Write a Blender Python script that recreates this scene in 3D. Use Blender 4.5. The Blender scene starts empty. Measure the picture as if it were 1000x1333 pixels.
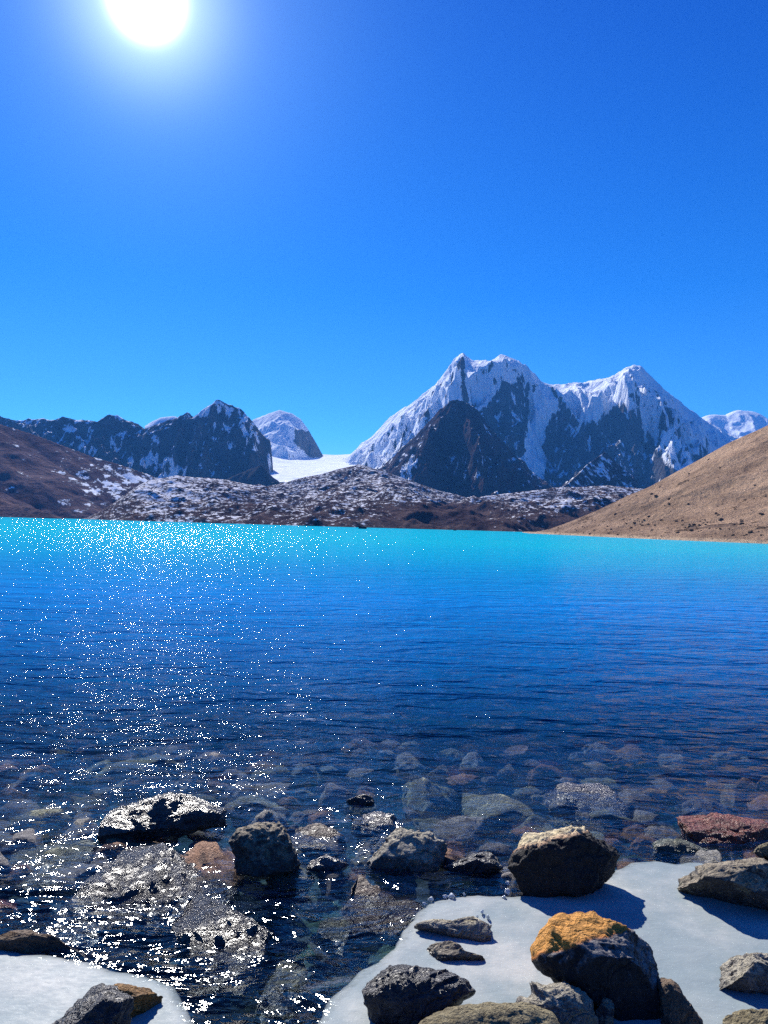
import bpy, bmesh, math, random
import numpy as np
from mathutils import Vector, Matrix
R = math.radians
scene = bpy.context.scene
random.seed(7)
rng = np.random.default_rng(11)

# ------------------------------------------------------------------ camera
FPX, PW, PH = 963.0, 1000.0, 1333.0          # focal length and size in photo pixels
CAM = np.array([0.0, 0.0, 1.7])
PITCH, ROLL = R(1.1), R(1.6)
Fv = np.array([0, math.cos(PITCH), math.sin(PITCH)])
U0 = np.array([0, -math.sin(PITCH), math.cos(PITCH)])
R0 = np.array([1.0, 0, 0])
Rv = math.cos(ROLL) * R0 + math.sin(ROLL) * U0
Uv = -math.sin(ROLL) * R0 + math.cos(ROLL) * U0
cd = bpy.data.cameras.new('camera')
cam = bpy.data.objects.new('camera', cd)
scene.collection.objects.link(cam)
cam.matrix_world = Matrix(((Rv[0], Uv[0], -Fv[0], CAM[0]), (Rv[1], Uv[1], -Fv[1], CAM[1]),
                           (Rv[2], Uv[2], -Fv[2], CAM[2]), (0, 0, 0, 1)))
cd.sensor_fit = 'VERTICAL'; cd.sensor_height = 36.0; cd.lens = 36.0 * FPX / PH
cd.clip_start = 0.05; cd.clip_end = 60000
scene.camera = cam


def ray(px, py):
    d = Fv + Rv * (px - PW / 2) / FPX + Uv * (PH / 2 - py) / FPX
    return d / d[1]                           # forward component 1


def at(px, py, Y):                            # photo pixel at forward distance Y
    return CAM + ray(px, py) * Y


def on_water(px, py, z=0.0):
    d = ray(px, py)
    return CAM + d * (z - CAM[2]) / d[2]


def to_px(X, Y, Z):
    dx, dy, dz = X - CAM[0], Y - CAM[1], Z - CAM[2]
    f = dx * Fv[0] + dy * Fv[1] + dz * Fv[2]
    r = dx * Rv[0] + dy * Rv[1] + dz * Rv[2]
    u = dx * Uv[0] + dy * Uv[1] + dz * Uv[2]
    return PW / 2 + FPX * r / f, PH / 2 - FPX * u / f


# ------------------------------------------------------------------ sun, sky, exposure
sd = ray(191, -2); sd = sd / np.linalg.norm(sd)
SUN_EL = math.asin(sd[2]); SUN_AZ = math.atan2(sd[0], sd[1])      # azimuth from +Y towards +X
sl = bpy.data.lights.new('sun', 'SUN'); sl.energy = 4.6; sl.angle = R(0.53); sl.color = (1.0, 0.955, 0.89)
so = bpy.data.objects.new('sun', sl); scene.collection.objects.link(so)
so.rotation_euler = Vector(sd).to_track_quat('Z', 'Y').to_euler()
so.location = (0, 0, 30)

world = bpy.data.worlds.new('World'); scene.world = world; world.use_nodes = True
wt = world.node_tree; wt.nodes.clear()


def N(t, kind, **kw):
    n = t.nodes.new(kind)
    for k, v in kw.items():
        if k.startswith('i_'):
            n.inputs[k[2:].replace('_', ' ')].default_value = v
        else:
            setattr(n, k, v)
    return n


def L(t, a, ao, b, bi):
    t.links.new(a.outputs[ao], b.inputs[bi])


def math_(t, op, a, b=None, clamp=False):
    n = t.nodes.new('ShaderNodeMath'); n.operation = op; n.use_clamp = clamp
    for i, v in enumerate((a, b)):
        if v is None: continue
        if isinstance(v, (int, float)): n.inputs[i].default_value = v
        else: t.links.new(v, n.inputs[i])
    return n.outputs[0]


def ramp(t, fac, stops, interp='LINEAR'):
    n = t.nodes.new('ShaderNodeValToRGB'); cr = n.color_ramp; cr.interpolation = interp
    while len(cr.elements) < len(stops): cr.elements.new(0.5)
    for e, (p, c) in zip(cr.elements, stops):
        e.position = p
        e.color = (c, c, c, 1) if isinstance(c, (int, float)) else (*c, 1)
    t.links.new(fac, n.inputs[0])
    return n.outputs[0]


def mixc(t, fac, a, b, blend='MIX'):
    n = t.nodes.new('ShaderNodeMix'); n.data_type = 'RGBA'; n.blend_type = blend
    for i, v in ((0, fac), (6, a), (7, b)):
        if isinstance(v, (int, float)): n.inputs[i].default_value = v if i == 0 else (v, v, v, 1)
        elif isinstance(v, tuple): n.inputs[i].default_value = (*v, 1)
        else: t.links.new(v, n.inputs[i])
    return n.outputs[2]


sky = N(wt, 'ShaderNodeTexSky', sky_type='NISHITA', sun_disc=False, sun_elevation=SUN_EL,
        sun_rotation=SUN_AZ, altitude=3500, air_density=1.0, dust_density=0.1, ozone_density=2.5)
tc = N(wt, 'ShaderNodeTexCoord')
sz = N(wt, 'ShaderNodeSeparateXYZ'); L(wt, tc, 'Generated', sz, 0)
tint = ramp(wt, sz.outputs['Z'], [(0.0, (0.30, 0.52, 0.70)), (0.12, (0.13, 0.47, 0.72)), (0.30, (0.02, 0.33, 0.72)), (0.62, (0.0, 0.19, 0.72))])
skc = mixc(wt, 1.0, sky.outputs[0], tint, 'MULTIPLY')
dot = N(wt, 'ShaderNodeVectorMath', operation='DOT_PRODUCT'); L(wt, tc, 'Generated', dot, 0)
dot.inputs[1].default_value = tuple(sd)
dv = math_(wt, 'MAXIMUM', dot.outputs['Value'], 0.0)
# the bright aureole of scattered light around the sun
def glow(pw, amt, col):
    n = N(wt, 'ShaderNodeVectorMath', operation='SCALE'); n.inputs[0].default_value = col
    wt.links.new(math_(wt, 'MULTIPLY', math_(wt, 'POWER', dv, pw), amt), n.inputs['Scale'])
    return n.outputs[0]


def vadd(a, b):
    n = N(wt, 'ShaderNodeVectorMath', operation='ADD'); wt.links.new(a, n.inputs[0]); wt.links.new(b, n.inputs[1])
    return n.outputs[0]


aur = vadd(vadd(glow(4800.0, 150.0, (1, 1, 1)), glow(420.0, 4.0, (0.85, 0.95, 1))), vadd(glow(70.0, 1.15, (0.55, 0.85, 1.0)), glow(12.0, 0.45, (0.25, 0.75, 1.0))))
add = N(wt, 'ShaderNodeVectorMath', operation='ADD')
wt.links.new(skc, add.inputs[0]); wt.links.new(aur, add.inputs[1])
bg = N(wt, 'ShaderNodeBackground', i_Strength=0.12); L(wt, add, 0, bg, 'Color')
wo = N(wt, 'ShaderNodeOutputWorld'); L(wt, bg, 0, wo, 'Surface')

vs = scene.view_settings
vs.view_transform = 'Standard'; vs.look = 'None'; vs.exposure = 1.0; vs.gamma = 1.0; vs.use_curve_mapping = False
cy = scene.cycles
cy.use_denoising = False
cy.max_bounces = 8; cy.transparent_max_bounces = 8; cy.transmission_bounces = 6; cy.volume_bounces = 0
cy.caustics_reflective = False; cy.caustics_refractive = True
cy.sample_clamp_indirect = 1.5; cy.sample_clamp_direct = 0.0
cy.blur_glossy = 0.3

# ------------------------------------------------------------------ noise
_perm = np.random.default_rng(3).permutation(4096)


def _h(ix, iy, iz):
    return _perm[(_perm[(_perm[ix & 4095] + iy) & 4095] + iz) & 4095]


_g3 = np.random.default_rng(5).normal(size=(4096, 3)); _g3 /= np.linalg.norm(_g3, axis=1, keepdims=True)


def perlin(x, y, z=None):
    x = np.asarray(x, float); y = np.asarray(y, float)
    z = np.zeros_like(x) if z is None else np.asarray(z, float)
    ix, iy, iz = np.floor(x).astype(int), np.floor(y).astype(int), np.floor(z).astype(int)
    fx, fy, fz = x - ix, y - iy, z - iz
    s = lambda f: f * f * f * (f * (f * 6 - 15) + 10)
    u, v, w = s(fx), s(fy), s(fz)
    out = 0
    for a in (0, 1):
        for b in (0, 1):
            for c in (0, 1):
                g = _g3[_h(ix + a, iy + b, iz + c)]
                d = g[..., 0] * (fx - a) + g[..., 1] * (fy - b) + g[..., 2] * (fz - c)
                out = out + d * (u if a else 1 - u) * (v if b else 1 - v) * (w if c else 1 - w)
    return out * 1.6


def fbm(x, y, z=None, o=5, lac=2.05, gain=0.5):
    t, a, n = 0, 1.0, 0
    z = 0 * x if z is None else z
    for k in range(o):
        t = t + a * perlin(x + 17.3 * k, y - 9.1 * k, z + 4.7 * k); n += a
        x, y, z, a = x * lac, y * lac, z * lac, a * gain
    return t / n


def ridged(x, y, z=None, o=5, lac=2.1, gain=0.5):
    t, a, n, pr = 0, 1.0, 0, 1.0
    z = 0 * x if z is None else z
    for k in range(o):
        r = 1 - np.abs(perlin(x + 31.7 * k, y + 5.3 * k, z - 8.9 * k)) * 1.5
        r = np.clip(r, 0, 1) ** 2 * pr
        t = t + a * r; n += a; pr = np.clip(r * 1.6, 0, 1)
        x, y, z, a = x * lac, y * lac, z * lac, a * gain
    return t / n


def sstep(a, b, x):
    f = np.clip((x - a) / (b - a), 0, 1)
    return f * f * (3 - 2 * f)


# ------------------------------------------------------------------ objects
def tag(o, label=None, cat=None, group=None, kind=None):
    if label: o['label'] = label
    if cat: o['category'] = cat
    if group: o['group'] = group
    if kind: o['kind'] = kind
    return o


def mesh_obj(name, verts, faces, mat=None, smooth=True, attrs=None, parent=None):
    me = bpy.data.meshes.new(name)
    verts = np.asarray(verts, np.float32)
    if isinstance(faces, np.ndarray):
        nf, k = faces.shape
        me.vertices.add(len(verts)); me.vertices.foreach_set('co', verts.ravel())
        me.loops.add(nf * k); me.loops.foreach_set('vertex_index', faces.ravel().astype(np.int32))
        me.polygons.add(nf)
        me.polygons.foreach_set('loop_start', (np.arange(nf) * k).astype(np.int32))
        me.polygons.foreach_set('loop_total', np.full(nf, k, np.int32))
        me.update(calc_edges=True)
    else:
        me.from_pydata([tuple(map(float, v)) for v in verts], [], faces)
    me.polygons.foreach_set('use_smooth', np.full(len(me.polygons), smooth))
    for k, a in (attrs or {}).items():
        at_ = me.attributes.new(k, 'FLOAT', 'POINT'); at_.data.foreach_set('value', np.asarray(a, np.float32).ravel())
    me.validate()
    if mat: me.materials.append(mat)
    o = bpy.data.objects.new(name, me); scene.collection.objects.link(o)
    if parent: o.parent = parent
    return o


def grid_faces(ny, nx):
    i = np.arange(ny - 1)[:, None] * nx + np.arange(nx - 1)[None, :]
    i = i.ravel()
    return np.stack([i, i + 1, i + nx + 1, i + nx], 1)


def inside(px, py, poly):
    r = np.zeros(px.shape, bool)
    n = len(poly)
    for k in range(n):
        x1, y1 = poly[k]; x2, y2 = poly[(k + 1) % n]
        if y1 == y2: continue
        c = ((y1 > py) != (y2 > py)) & (px < (x2 - x1) * (py - y1) / (y2 - y1) + x1)
        r ^= c
    return r


# ------------------------------------------------------------------ materials
def new_mat(name):
    m = bpy.data.materials.new(name); m.use_nodes = True
    t = m.node_tree; t.nodes.clear()
    out = t.nodes.new('ShaderNodeOutputMaterial')
    return m, t, out


def noise(t, scale, detail=6, rough=0.6, vec=None, dist=0.0, stretch=None):
    n = t.nodes.new('ShaderNodeTexNoise'); n.inputs['Scale'].default_value = scale
    n.inputs['Detail'].default_value = detail; n.inputs['Roughness'].default_value = rough
    n.inputs['Distortion'].default_value = dist
    if vec is None:
        vec = t.nodes.new('ShaderNodeTexCoord').outputs['Object']
    if stretch:
        mp = t.nodes.new('ShaderNodeMapping'); mp.inputs['Scale'].default_value = stretch[:3]
        if len(stretch) > 3: mp.inputs['Rotation'].default_value = stretch[3]
        t.links.new(vec, mp.inputs['Vector']); vec = mp.outputs[0]
    t.links.new(vec, n.inputs['Vector'])
    return n.outputs['Fac']


def bump(t, h, strength, dist, normal=None):
    b = t.nodes.new('ShaderNodeBump'); b.inputs['Strength'].default_value = strength
    b.inputs['Distance'].default_value = dist; t.links.new(h, b.inputs['Height'])
    if normal is not None: t.links.new(normal, b.inputs['Normal'])
    return b.outputs[0]


def attr(t, name):
    a = t.nodes.new('ShaderNodeAttribute'); a.attribute_name = name; return a.outputs['Fac']


def mountain_mat(name, dark, light, warm, sc, bdist, snowcol=(0.82, 0.86, 0.92), warmth=0.5, snow_noise=0.5, stretch=(1, 1, 0.45), beach=None, det=8):
    m, t, out = new_mat(name)
    n1 = noise(t, sc * 1.0, det, 0.65, stretch=stretch)
    n2 = noise(t, sc * 6.0, det, 0.7, stretch=stretch)
    n3 = noise(t, sc * 0.35, 4, 0.5)
    nb = noise(t, sc * 2.6, det, 0.6, stretch=stretch)
    rock = mixc(t, ramp(t, math_(t, 'ADD', math_(t, 'MULTIPLY', n2, 0.45), math_(t, 'MULTIPLY', nb, 0.55)), [(0.40, 0.0), (0.60, 1.0)]), dark, light)
    rock = mixc(t, ramp(t, n3, [(0.5 - warmth * .3, 0.0), (0.75 - warmth * .2, 1.0)]), rock, warm)
    rock = mixc(t, ramp(t, n1, [(0.35, 0.55), (0.6, 0.0)]), rock, dark)
    s = attr(t, 'snow')
    nn = math_(t, 'MULTIPLY', math_(t, 'SUBTRACT', math_(t, 'ADD', math_(t, 'MULTIPLY', nb, 0.6), math_(t, 'MULTIPLY', n2, 0.4)), 0.5), snow_noise * 3.6)
    f = ramp(t, math_(t, 'ADD', s, nn), [(0.46, 0.0), (0.54, 1.0)])
    if beach:
        gg = t.nodes.new('ShaderNodeNewGeometry'); ss = t.nodes.new('ShaderNodeSeparateXYZ'); t.links.new(gg.outputs['Position'], ss.inputs[0])
        rock = mixc(t, ramp(t, math_(t, 'ADD', math_(t, 'MULTIPLY', ss.outputs['Z'], 0.4), math_(t, 'MULTIPLY', n2, 0.5)), [(0.45, 1.0), (0.7, 0.0)]), rock, beach)
    col = mixc(t, f, rock, snowcol)
    p = t.nodes.new('ShaderNodeBsdfPrincipled')
    t.links.new(col, p.inputs['Base Color']); p.inputs['Roughness'].default_value = 1.0
    p.inputs['Specular IOR Level'].default_value = 0.0
    hb = math_(t, 'ADD', math_(t, 'MULTIPLY', n2, math_(t, 'SUBTRACT', 1.0, math_(t, 'MULTIPLY', f, 0.9))), math_(t, 'ADD', math_(t, 'MULTIPLY', nb, math_(t, 'SUBTRACT', 1.0, math_(t, 'MULTIPLY', f, 0.75))), math_(t, 'MULTIPLY', n1, math_(t, 'SUBTRACT', 1.0, math_(t, 'MULTIPLY', f, 0.4)))))
    t.links.new(bump(t, hb, 1.0, bdist), p.inputs['Normal'])
    t.links.new(p.outputs[0], out.inputs['Surface'])
    return m


# ------------------------------------------------------------------ terrain
TERR = {}


def seg_tent(X, Y, pts, slope, wob, rnd=0.0):
    best = np.full(X.shape, -1e9)
    for (a, b) in zip(pts[:-1], pts[1:]):
        ax, ay, az = a; bx, by, bz = b
        dx, dy = bx - ax, by - ay
        f = np.clip(((X - ax) * dx + (Y - ay) * dy) / (dx * dx + dy * dy + 1e-9), 0, 1)
        d = np.hypot(X - ax - f * dx, Y - ay - f * dy)
        d = np.sqrt(d * d * (1 + wob) ** 2 + rnd * rnd) - rnd
        z = az + f * (bz - az) - slope * d
        best = np.maximum(best, z)
    return best


def terrain(name, pxr, yr, nx, ny, ridges, mat, amp, freq, floor=-3.0, snow=None, snow_base=0.0, seed=0,
            gully=2.2, wobble=0.35, concave=0.0, floorfn=None, post=None, snowfn=None, rnd=0.0, crest=120.0, fadeL=0, fadeR=0, fine=0.0, warp=0.0, kink=None, gentle=0.5, streak=0.0, capsnow=0.0):
    t0, t1 = (pxr[0] - 500) / FPX, (pxr[1] - 500) / FPX
    T, Yg = np.meshgrid(np.linspace(t0, t1, nx), np.linspace(yr[0], yr[1], ny))
    X, Y = T * Yg, Yg
    sx, sy = X * freq + seed * 13.7, Y * freq + seed * 7.1
    wob = wobble * fbm(sx * gully * .6, sy * .6, o=4)
    Z = np.full(X.shape, -1e9)
    Xw = X + warp * fbm(sx * 2.3 + 5, sy * 2.3, o=4); Yw = Y + warp * fbm(sx * 2.3 - 9, sy * 2.3 + 4, o=4)
    for n_, (pts, slope) in enumerate(ridges):
        if kink is not None and n_ and name == 'mountain_massif': pts = [(a, b, pts[0][2] - (pts[0][2] - c) * 1.3) for a, b, c in pts]
        P = [at(*p) for p in pts]
        if n_ == 0 and kink is not None:
            # the main crest: gentle snow slopes down to the kink, steep walls below it
            pw = 500 + FPX * (X + 0.6 * (Xw - X)) / Yg
            kx = np.array([500 + FPX * q[0] / q[1] for q in P]); kz = np.array([q[2] for q in P]); ky = np.array([q[1] for q in P])
            gx_ = np.linspace(kx.min() - 80, kx.max() + 80, 1500)
            zs = np.interp(gx_, kx, kz); sg = np.exp(-0.5 * ((np.arange(-150, 151) * (gx_[1] - gx_[0])) / 16) ** 2); sg /= sg.sum()
            zsm = np.convolve(np.pad(zs, 150, mode='edge'), sg, 'valid')
            dd = np.interp(pw, kx, ky) - Y
            mixs = sstep(0, 260, np.abs(dd))
            zc = np.interp(500 + FPX * T, gx_, zs) * (1 - mixs) + np.interp(pw, gx_, zsm) * mixs
            kd = np.interp(pw, *kink) * (1 + 0.6 * fbm(sx * 3, sy * 0.7, o=4))
            df_ = np.sqrt(np.maximum(dd, 0) ** 2 + rnd ** 2) - rnd
            zz = zc - np.where(dd > 0, gentle * np.minimum(df_, kd) + 1.7 * np.maximum(0, df_ - kd), -0.9 * dd)
        else:
            zz = seg_tent(Xw, Yw, P, slope, wob, rnd * (n_ == 0))
        Z = np.maximum(Z, zz)
    top = Z.copy()
    rn = ridged(sx * gully, sy, o=6) - 0.45
    fn = fbm(sx * 2, sy * 2, o=6)
    k = 0.14 + 0.86 * sstep(0, crest, top.max(0, keepdims=True) - top)
    Z = Z + k * amp * (rn + 0.6 * fn)
    if fine: Z = Z + (0.3 + 0.7 * k) * fine * (ridged(sx * 8, sy * 3, o=4) - 0.4)
    if floorfn is not None: Z = np.maximum(Z, floorfn(X, Y))
    if post is not None: Z = post(X, Y, Z)
    pxc = 500 + FPX * T
    if fadeL: Z = Z * sstep(pxr[0], pxr[0] + fadeL, pxc) - 3 * (1 - sstep(pxr[0], pxr[0] + fadeL * .6, pxc))
    if fadeR: Z = Z * sstep(pxr[1], pxr[1] - fadeR, pxc) - 3 * (1 - sstep(pxr[1], pxr[1] - fadeR * .6, pxc))
    Z = np.maximum(Z, floor)
    PX, PY = to_px(X, Y, Z)
    S = np.full(X.shape, float(snow_base))
    wx = 7 * fbm(PX * .045, PY * .045, o=3) + 3 * fbm(PX * .2, PY * .2, o=2)
    wy = 7 * fbm(PX * .045 + 50, PY * .045, o=3) + 3 * fbm(PX * .2 + 9, PY * .2, o=2)
    # slope steepness
    gy, gx = np.gradient(Z)
    dY = (yr[1] - yr[0]) / (ny - 1); dX = np.maximum((t1 - t0) / (nx - 1) * Yg, 1e-3)
    st = np.hypot(gx / dX, gy / dY)
    for poly, v in (snow or []):
        S = np.where(inside(PX + wx, PY + wy, poly), v, S)
    S = S + 0.22 * (0.9 - np.clip(st, 0, 1.8))
    if streak: S = S + streak * (ridged(Xw * freq * 9, Yw * freq * 2.2 + 3, o=4) - 0.42)
    if capsnow: S = S + capsnow * sstep(130, 20, top.max(0, keepdims=True) - top)
    if snowfn is not None: S = snowfn(X, Y, Z, PX, PY, st, S)
    if name == 'brown_hill': TERR[name] = (X, Y, Z, PX, PY)
    o = mesh_obj(name, np.stack([X, Y, Z], -1).reshape(-1, 3), grid_faces(ny, nx), mat, attrs={'snow': S})
    tag(o, kind='structure')
    return o


ROCKBLUE = mountain_mat('peak_rock', (0.035, 0.038, 0.046), (0.28, 0.28, 0.29), (0.11, 0.10, 0.10), 0.0075, 45, snow_noise=0.85)
ROCKBROWN = mountain_mat('front_peak_rock', (0.02, 0.018, 0.024), (0.13, 0.105, 0.11), (0.11, 0.075, 0.07), 0.012, 25, snow_noise=0.75)
SNOWM = mountain_mat('glacier_snow', (0.07, 0.07, 0.08), (0.2, 0.2, 0.2), (0.2, 0.18, 0.16), 0.012, 12, snow_noise=0.5)

# main snow massif
terrain('mountain_massif', (430, 1060), (2500, 5100), 900, 480, [
    ([(440, 603, 4300), (455, 592, 4300), (480, 572, 4250), (510, 543, 4200), (555, 514, 4150), (580, 487, 4100), (598, 463, 4080),
      (603, 461, 4080), (618, 471, 4080), (636, 475, 4080), (650, 464, 4050), (668, 467, 4050), (686, 480, 4060), (705, 501, 4150),
      (730, 503, 4250), (760, 500, 4250), (800, 493, 4200), (815, 478, 4150), (824, 475, 4150), (835, 479, 4150), (850, 497, 4200),
      (870, 514, 4250), (892, 530, 4300), (915, 545, 4350), (945, 565, 4350), (1060, 600, 4300)], 1.05),
    ([(650, 464, 4050), (634, 498, 3790), (626, 535, 3520), (640, 600, 3150), (640, 650, 2950)], 1.25),
    ([(668, 468, 4050), (660, 500, 3800), (664, 560, 3450), (660, 640, 3050)], 1.5),
    ([(686, 480, 4060), (676, 512, 3830), (682, 560, 3550), (668, 620, 3150)], 1.6),
    ([(714, 503, 4150), (733, 530, 3950), (748, 565, 3650), (770, 600, 3350), (760, 640, 3100)], 1.35),
    ([(824, 475, 4150), (812, 508, 3870), (815, 545, 3620), (800, 600, 3300), (790, 640, 3100)], 1.35),
    ([(824, 475, 4150), (848, 530, 3720), (872, 590, 3350), (885, 640, 3100)], 1.35),
    ([(870, 514, 4250), (892, 560, 3880), (915, 605, 3550)], 1.3),
    ([(782, 560, 3700), (775, 600, 3450), (778, 640, 3200)], 1.5),
    ([(835, 560, 3600), (838, 600, 3400), (835, 640, 3150)], 1.5),
    ([(598, 463, 4080), (574, 515, 3660), (545, 562, 3350), (505, 612, 3050)], 1.2),
    ([(555, 514, 4150), (525, 556, 3850), (493, 600, 3550)], 1.2),
], ROCKBLUE, 150, 0.0026, rnd=110, crest=260, gentle=0.36, kink=([440, 500, 560, 600, 640, 680, 700, 730, 780, 830, 870, 915, 960], [360, 450, 540, 460, 270, 200, 330, 400, 380, 460, 620, 600, 500]), fine=6, warp=55, wobble=0.5, streak=0.5, capsnow=0.3, snow_base=0.48, floorfn=lambda X, Y: 60 + 0.03 * (Y - 2900), seed=1, gully=2.4,
    snow=[([(430, 615), (455, 590), (510, 535), (555, 505), (580, 480), (600, 450), (640, 465), (630, 500), (612, 530), (590, 545), (545, 575), (510, 605), (470, 625)], 0.92),
          ([(636, 480), (650, 455), (690, 470), (712, 500), (700, 515), (680, 505), (655, 497), (640, 520), (615, 540), (622, 505)], 1.05),
          ([(668, 490), (690, 495), (712, 500), (705, 560), (690, 560), (685, 520)], 0.78),
          ([(692, 510), (712, 498), (728, 522), (720, 540), (709, 560), (705, 582), (712, 600), (703, 645), (688, 645), (674, 618), (683, 580), (688, 550)], 1.2),
          ([(705, 490), (730, 495), (800, 485), (822, 465), (845, 480), (870, 505), (915, 535), (1010, 560), (1010, 640), (930, 600), (905, 600),
            (870, 570), (850, 545), (820, 530), (800, 528), (785, 540), (770, 545), (755, 550), (742, 530), (728, 512)], 1.15),
          ([(815, 500), (850, 500), (915, 545), (935, 585), (905, 605), (885, 620), (868, 605), (852, 575), (835, 550), (820, 530)], 0.86),
          ])

# far snow summits on the right
terrain('far_snow_ridge', (860, 1100), (5600, 7400), 260, 120, [
    ([(870, 580, 6400), (905, 548, 6400), (925, 540, 6400), (945, 541, 6400), (962, 534, 6400), (975, 535, 6400), (992, 546, 6400), (1020, 552, 6400), (1100, 560, 6400)], 0.7),
], SNOWM, 60, 0.0016, rnd=60, floor=0, seed=4, snow_base=0.95)

# dark pyramid in front of the massif
terrain('dark_pyramid_peak', (440, 740), (1700, 3100), 620, 360, [
    ([(470, 640, 2500), (485, 622, 2500), (515, 592, 2500), (545, 562, 2500), (575, 530, 2480), (587, 519, 2480), (594, 518, 2480), (606, 522, 2480), (622, 536, 2500),
      (640, 560, 2520), (665, 600, 2550), (690, 640, 2600)], 1.15),
    ([(590, 518, 2480), (566, 560, 2300), (545, 600, 2120), (520, 640, 1980)], 1.3),
    ([(606, 522, 2480), (610, 560, 2280), (622, 610, 2080), (640, 645, 1950)], 1.35),
    ([(545, 562, 2500), (520, 610, 2250), (495, 645, 2080)], 1.2),
], ROCKBROWN, 85, 0.0042, fine=8, warp=12, wobble=0.5, streak=0.4, floor=0, seed=2, gully=2.0,
    snow=[([(515, 625), (535, 590), (548, 598), (530, 632)], 0.8), ([(490, 625), (520, 622), (540, 640), (500, 640)], 0.7),
          ([(575, 592), (640, 592), (635, 625), (585, 625)], 0.43), ([(545, 565), (590, 525), (580, 560), (540, 600)], 0.36)], snow_base=0.30)

# small scree spur in front of the massif
terrain('scree_spur', (690, 830), (1500, 2600), 200, 160, [
    ([(800, 610, 2500), (788, 588, 2300), (765, 604, 2150), (745, 625, 2000), (715, 645, 1850), (700, 655, 1800)], 1.0),
], ROCKBROWN, 14, 0.012, floor=0, seed=8, snow_base=0.42)

# left range
terrain('rocky_left_range', (-60, 364), (2300, 3900), 760, 400, [
    ([(-80, 545, 3000), (0, 544, 3000), (30, 546, 3000), (60, 545, 3000), (82, 544, 3000), (100, 547, 3000), (130, 549, 3050), (140, 542, 3050), (152, 540, 3050),
      (165, 546, 3080), (178, 550, 3100), (187, 558, 3120), (200, 555, 3100), (222, 547, 3080), (246, 538, 3060), (252, 540, 3060), (268, 529, 3040), (284, 520, 3020),
      (296, 527, 3030), (306, 532, 3040), (318, 548, 3060), (329, 560, 3080), (338, 582, 3100), (342, 605, 3100), (345, 640, 3100)], 1.1),
    ([(246, 538, 3060), (235, 570, 2900), (230, 610, 2700)], 1.4),
    ([(284, 520, 3020), (275, 560, 2850), (262, 610, 2650)], 1.35),
    ([(318, 548, 3060), (325, 590, 2850), (330, 625, 2700)], 1.3),
    ([(152, 540, 3050), (168, 570, 2900), (185, 605, 2700)], 1.3),
    ([(82, 544, 3000), (120, 575, 2820), (150, 610, 2650)], 0.9),
    ([(0, 544, 3000), (60, 580, 2800), (110, 620, 2600)], 0.8),
], ROCKBLUE, 110, 0.0036, fine=10, warp=25, rnd=20, wobble=0.5, streak=0.55, fadeR=16, floor=0, seed=3, gully=2.2, snow_base=0.42,
    snow=[([(60, 560), (110, 545), (150, 575), (210, 615), (150, 625), (90, 590)], 0.47),
          ([(200, 585), (215, 590), (240, 610), (238, 625), (198, 622), (180, 605)], 0.8),
          ([(255, 535), (280, 522), (305, 530), (300, 540), (278, 545), (262, 548)], 0.66),
          ([(272, 540), (298, 545), (295, 562), (272, 560)], 0.5),
          ([(308, 548), (322, 545), (345, 590), (348, 615), (332, 600)], 0.62),
          ([(240, 585), (345, 585), (345, 620), (250, 622)], 0.3)])

# low dark spur under the left range
terrain('low_dark_spur', (270, 380), (1900, 2600), 160, 110, [
    ([(285, 628, 2250), (305, 618, 2250), (325, 610, 2250), (340, 605, 2250), (346, 614, 2250), (350, 640, 2250)], 0.9),
], ROCKBLUE, 8, 0.012, floor=0, seed=13, snow_base=0.02)

# white summit seen over the left range
terrain('small_snow_summit', (185, 260), (3700, 4600), 110, 60, [
    ([(190, 560, 4100), (206, 549, 4100), (216, 543, 4100), (226, 542, 4100), (240, 548, 4100), (256, 556, 4100)], 0.8),
], SNOWM, 16, 0.004, rnd=40, floor=0, seed=5, snow_base=0.9)

# snow dome and the glacier below it
terrain('snow_dome', (290, 470), (3700, 5600), 320, 260, [
    ([(300, 590, 4700), (320, 556, 4700), (330, 546, 4700), (350, 538, 4700), (364, 534, 4700), (380, 539, 4700), (392, 546, 4700), (402, 560, 4720), (412, 577, 4740), (424, 599, 4760), (430, 615, 4760)], 0.58),
    ([(350, 538, 4700), (345, 570, 4450), (348, 600, 4200)], 0.9),
], SNOWM, 40, 0.0028, rnd=60, fine=8, gentle=0.52, warp=20, kink=([300, 380, 390, 425, 440], [700, 600, 160, 160, 500]), floor=0, seed=6, snow_base=0.88, gully=1.6,
    snow=[([(384, 556), (404, 562), (424, 592), (416, 598), (398, 588), (384, 575)], 0.42)])
_ga, _gb = at(410, 626, 2300), at(440, 592, 4900)


def glacier(X, Y):
    f = np.clip((Y - 2200) / 2700, 0, 1.2)
    px = 500 + FPX * X / Y
    e = np.interp(f, [0, 0.15, 0.5, 1.0, 1.2], [ray(410, 630)[2], ray(410, 622)[2], ray(410, 608)[2], ray(440, 592)[2], ray(440, 596)[2]])
    sag = 0.007 * ((px - 425) / 60) ** 2 * sstep(0.2, 1, f)
    return CAM[2] + (e + sag) * Y + 9 * fbm(X * .004, Y * .004) + 5 * ridged(X * .012, Y * .006, o=3) * (1 - f)


terrain('glacier', (335, 500), (2200, 5000), 240, 260, [([(420, 660, 4000), (430, 660, 4000)], 1.0)], SNOWM, 0, 0.003, floor=0, seed=9,
        snow_base=1.1, floorfn=glacier)

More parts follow.
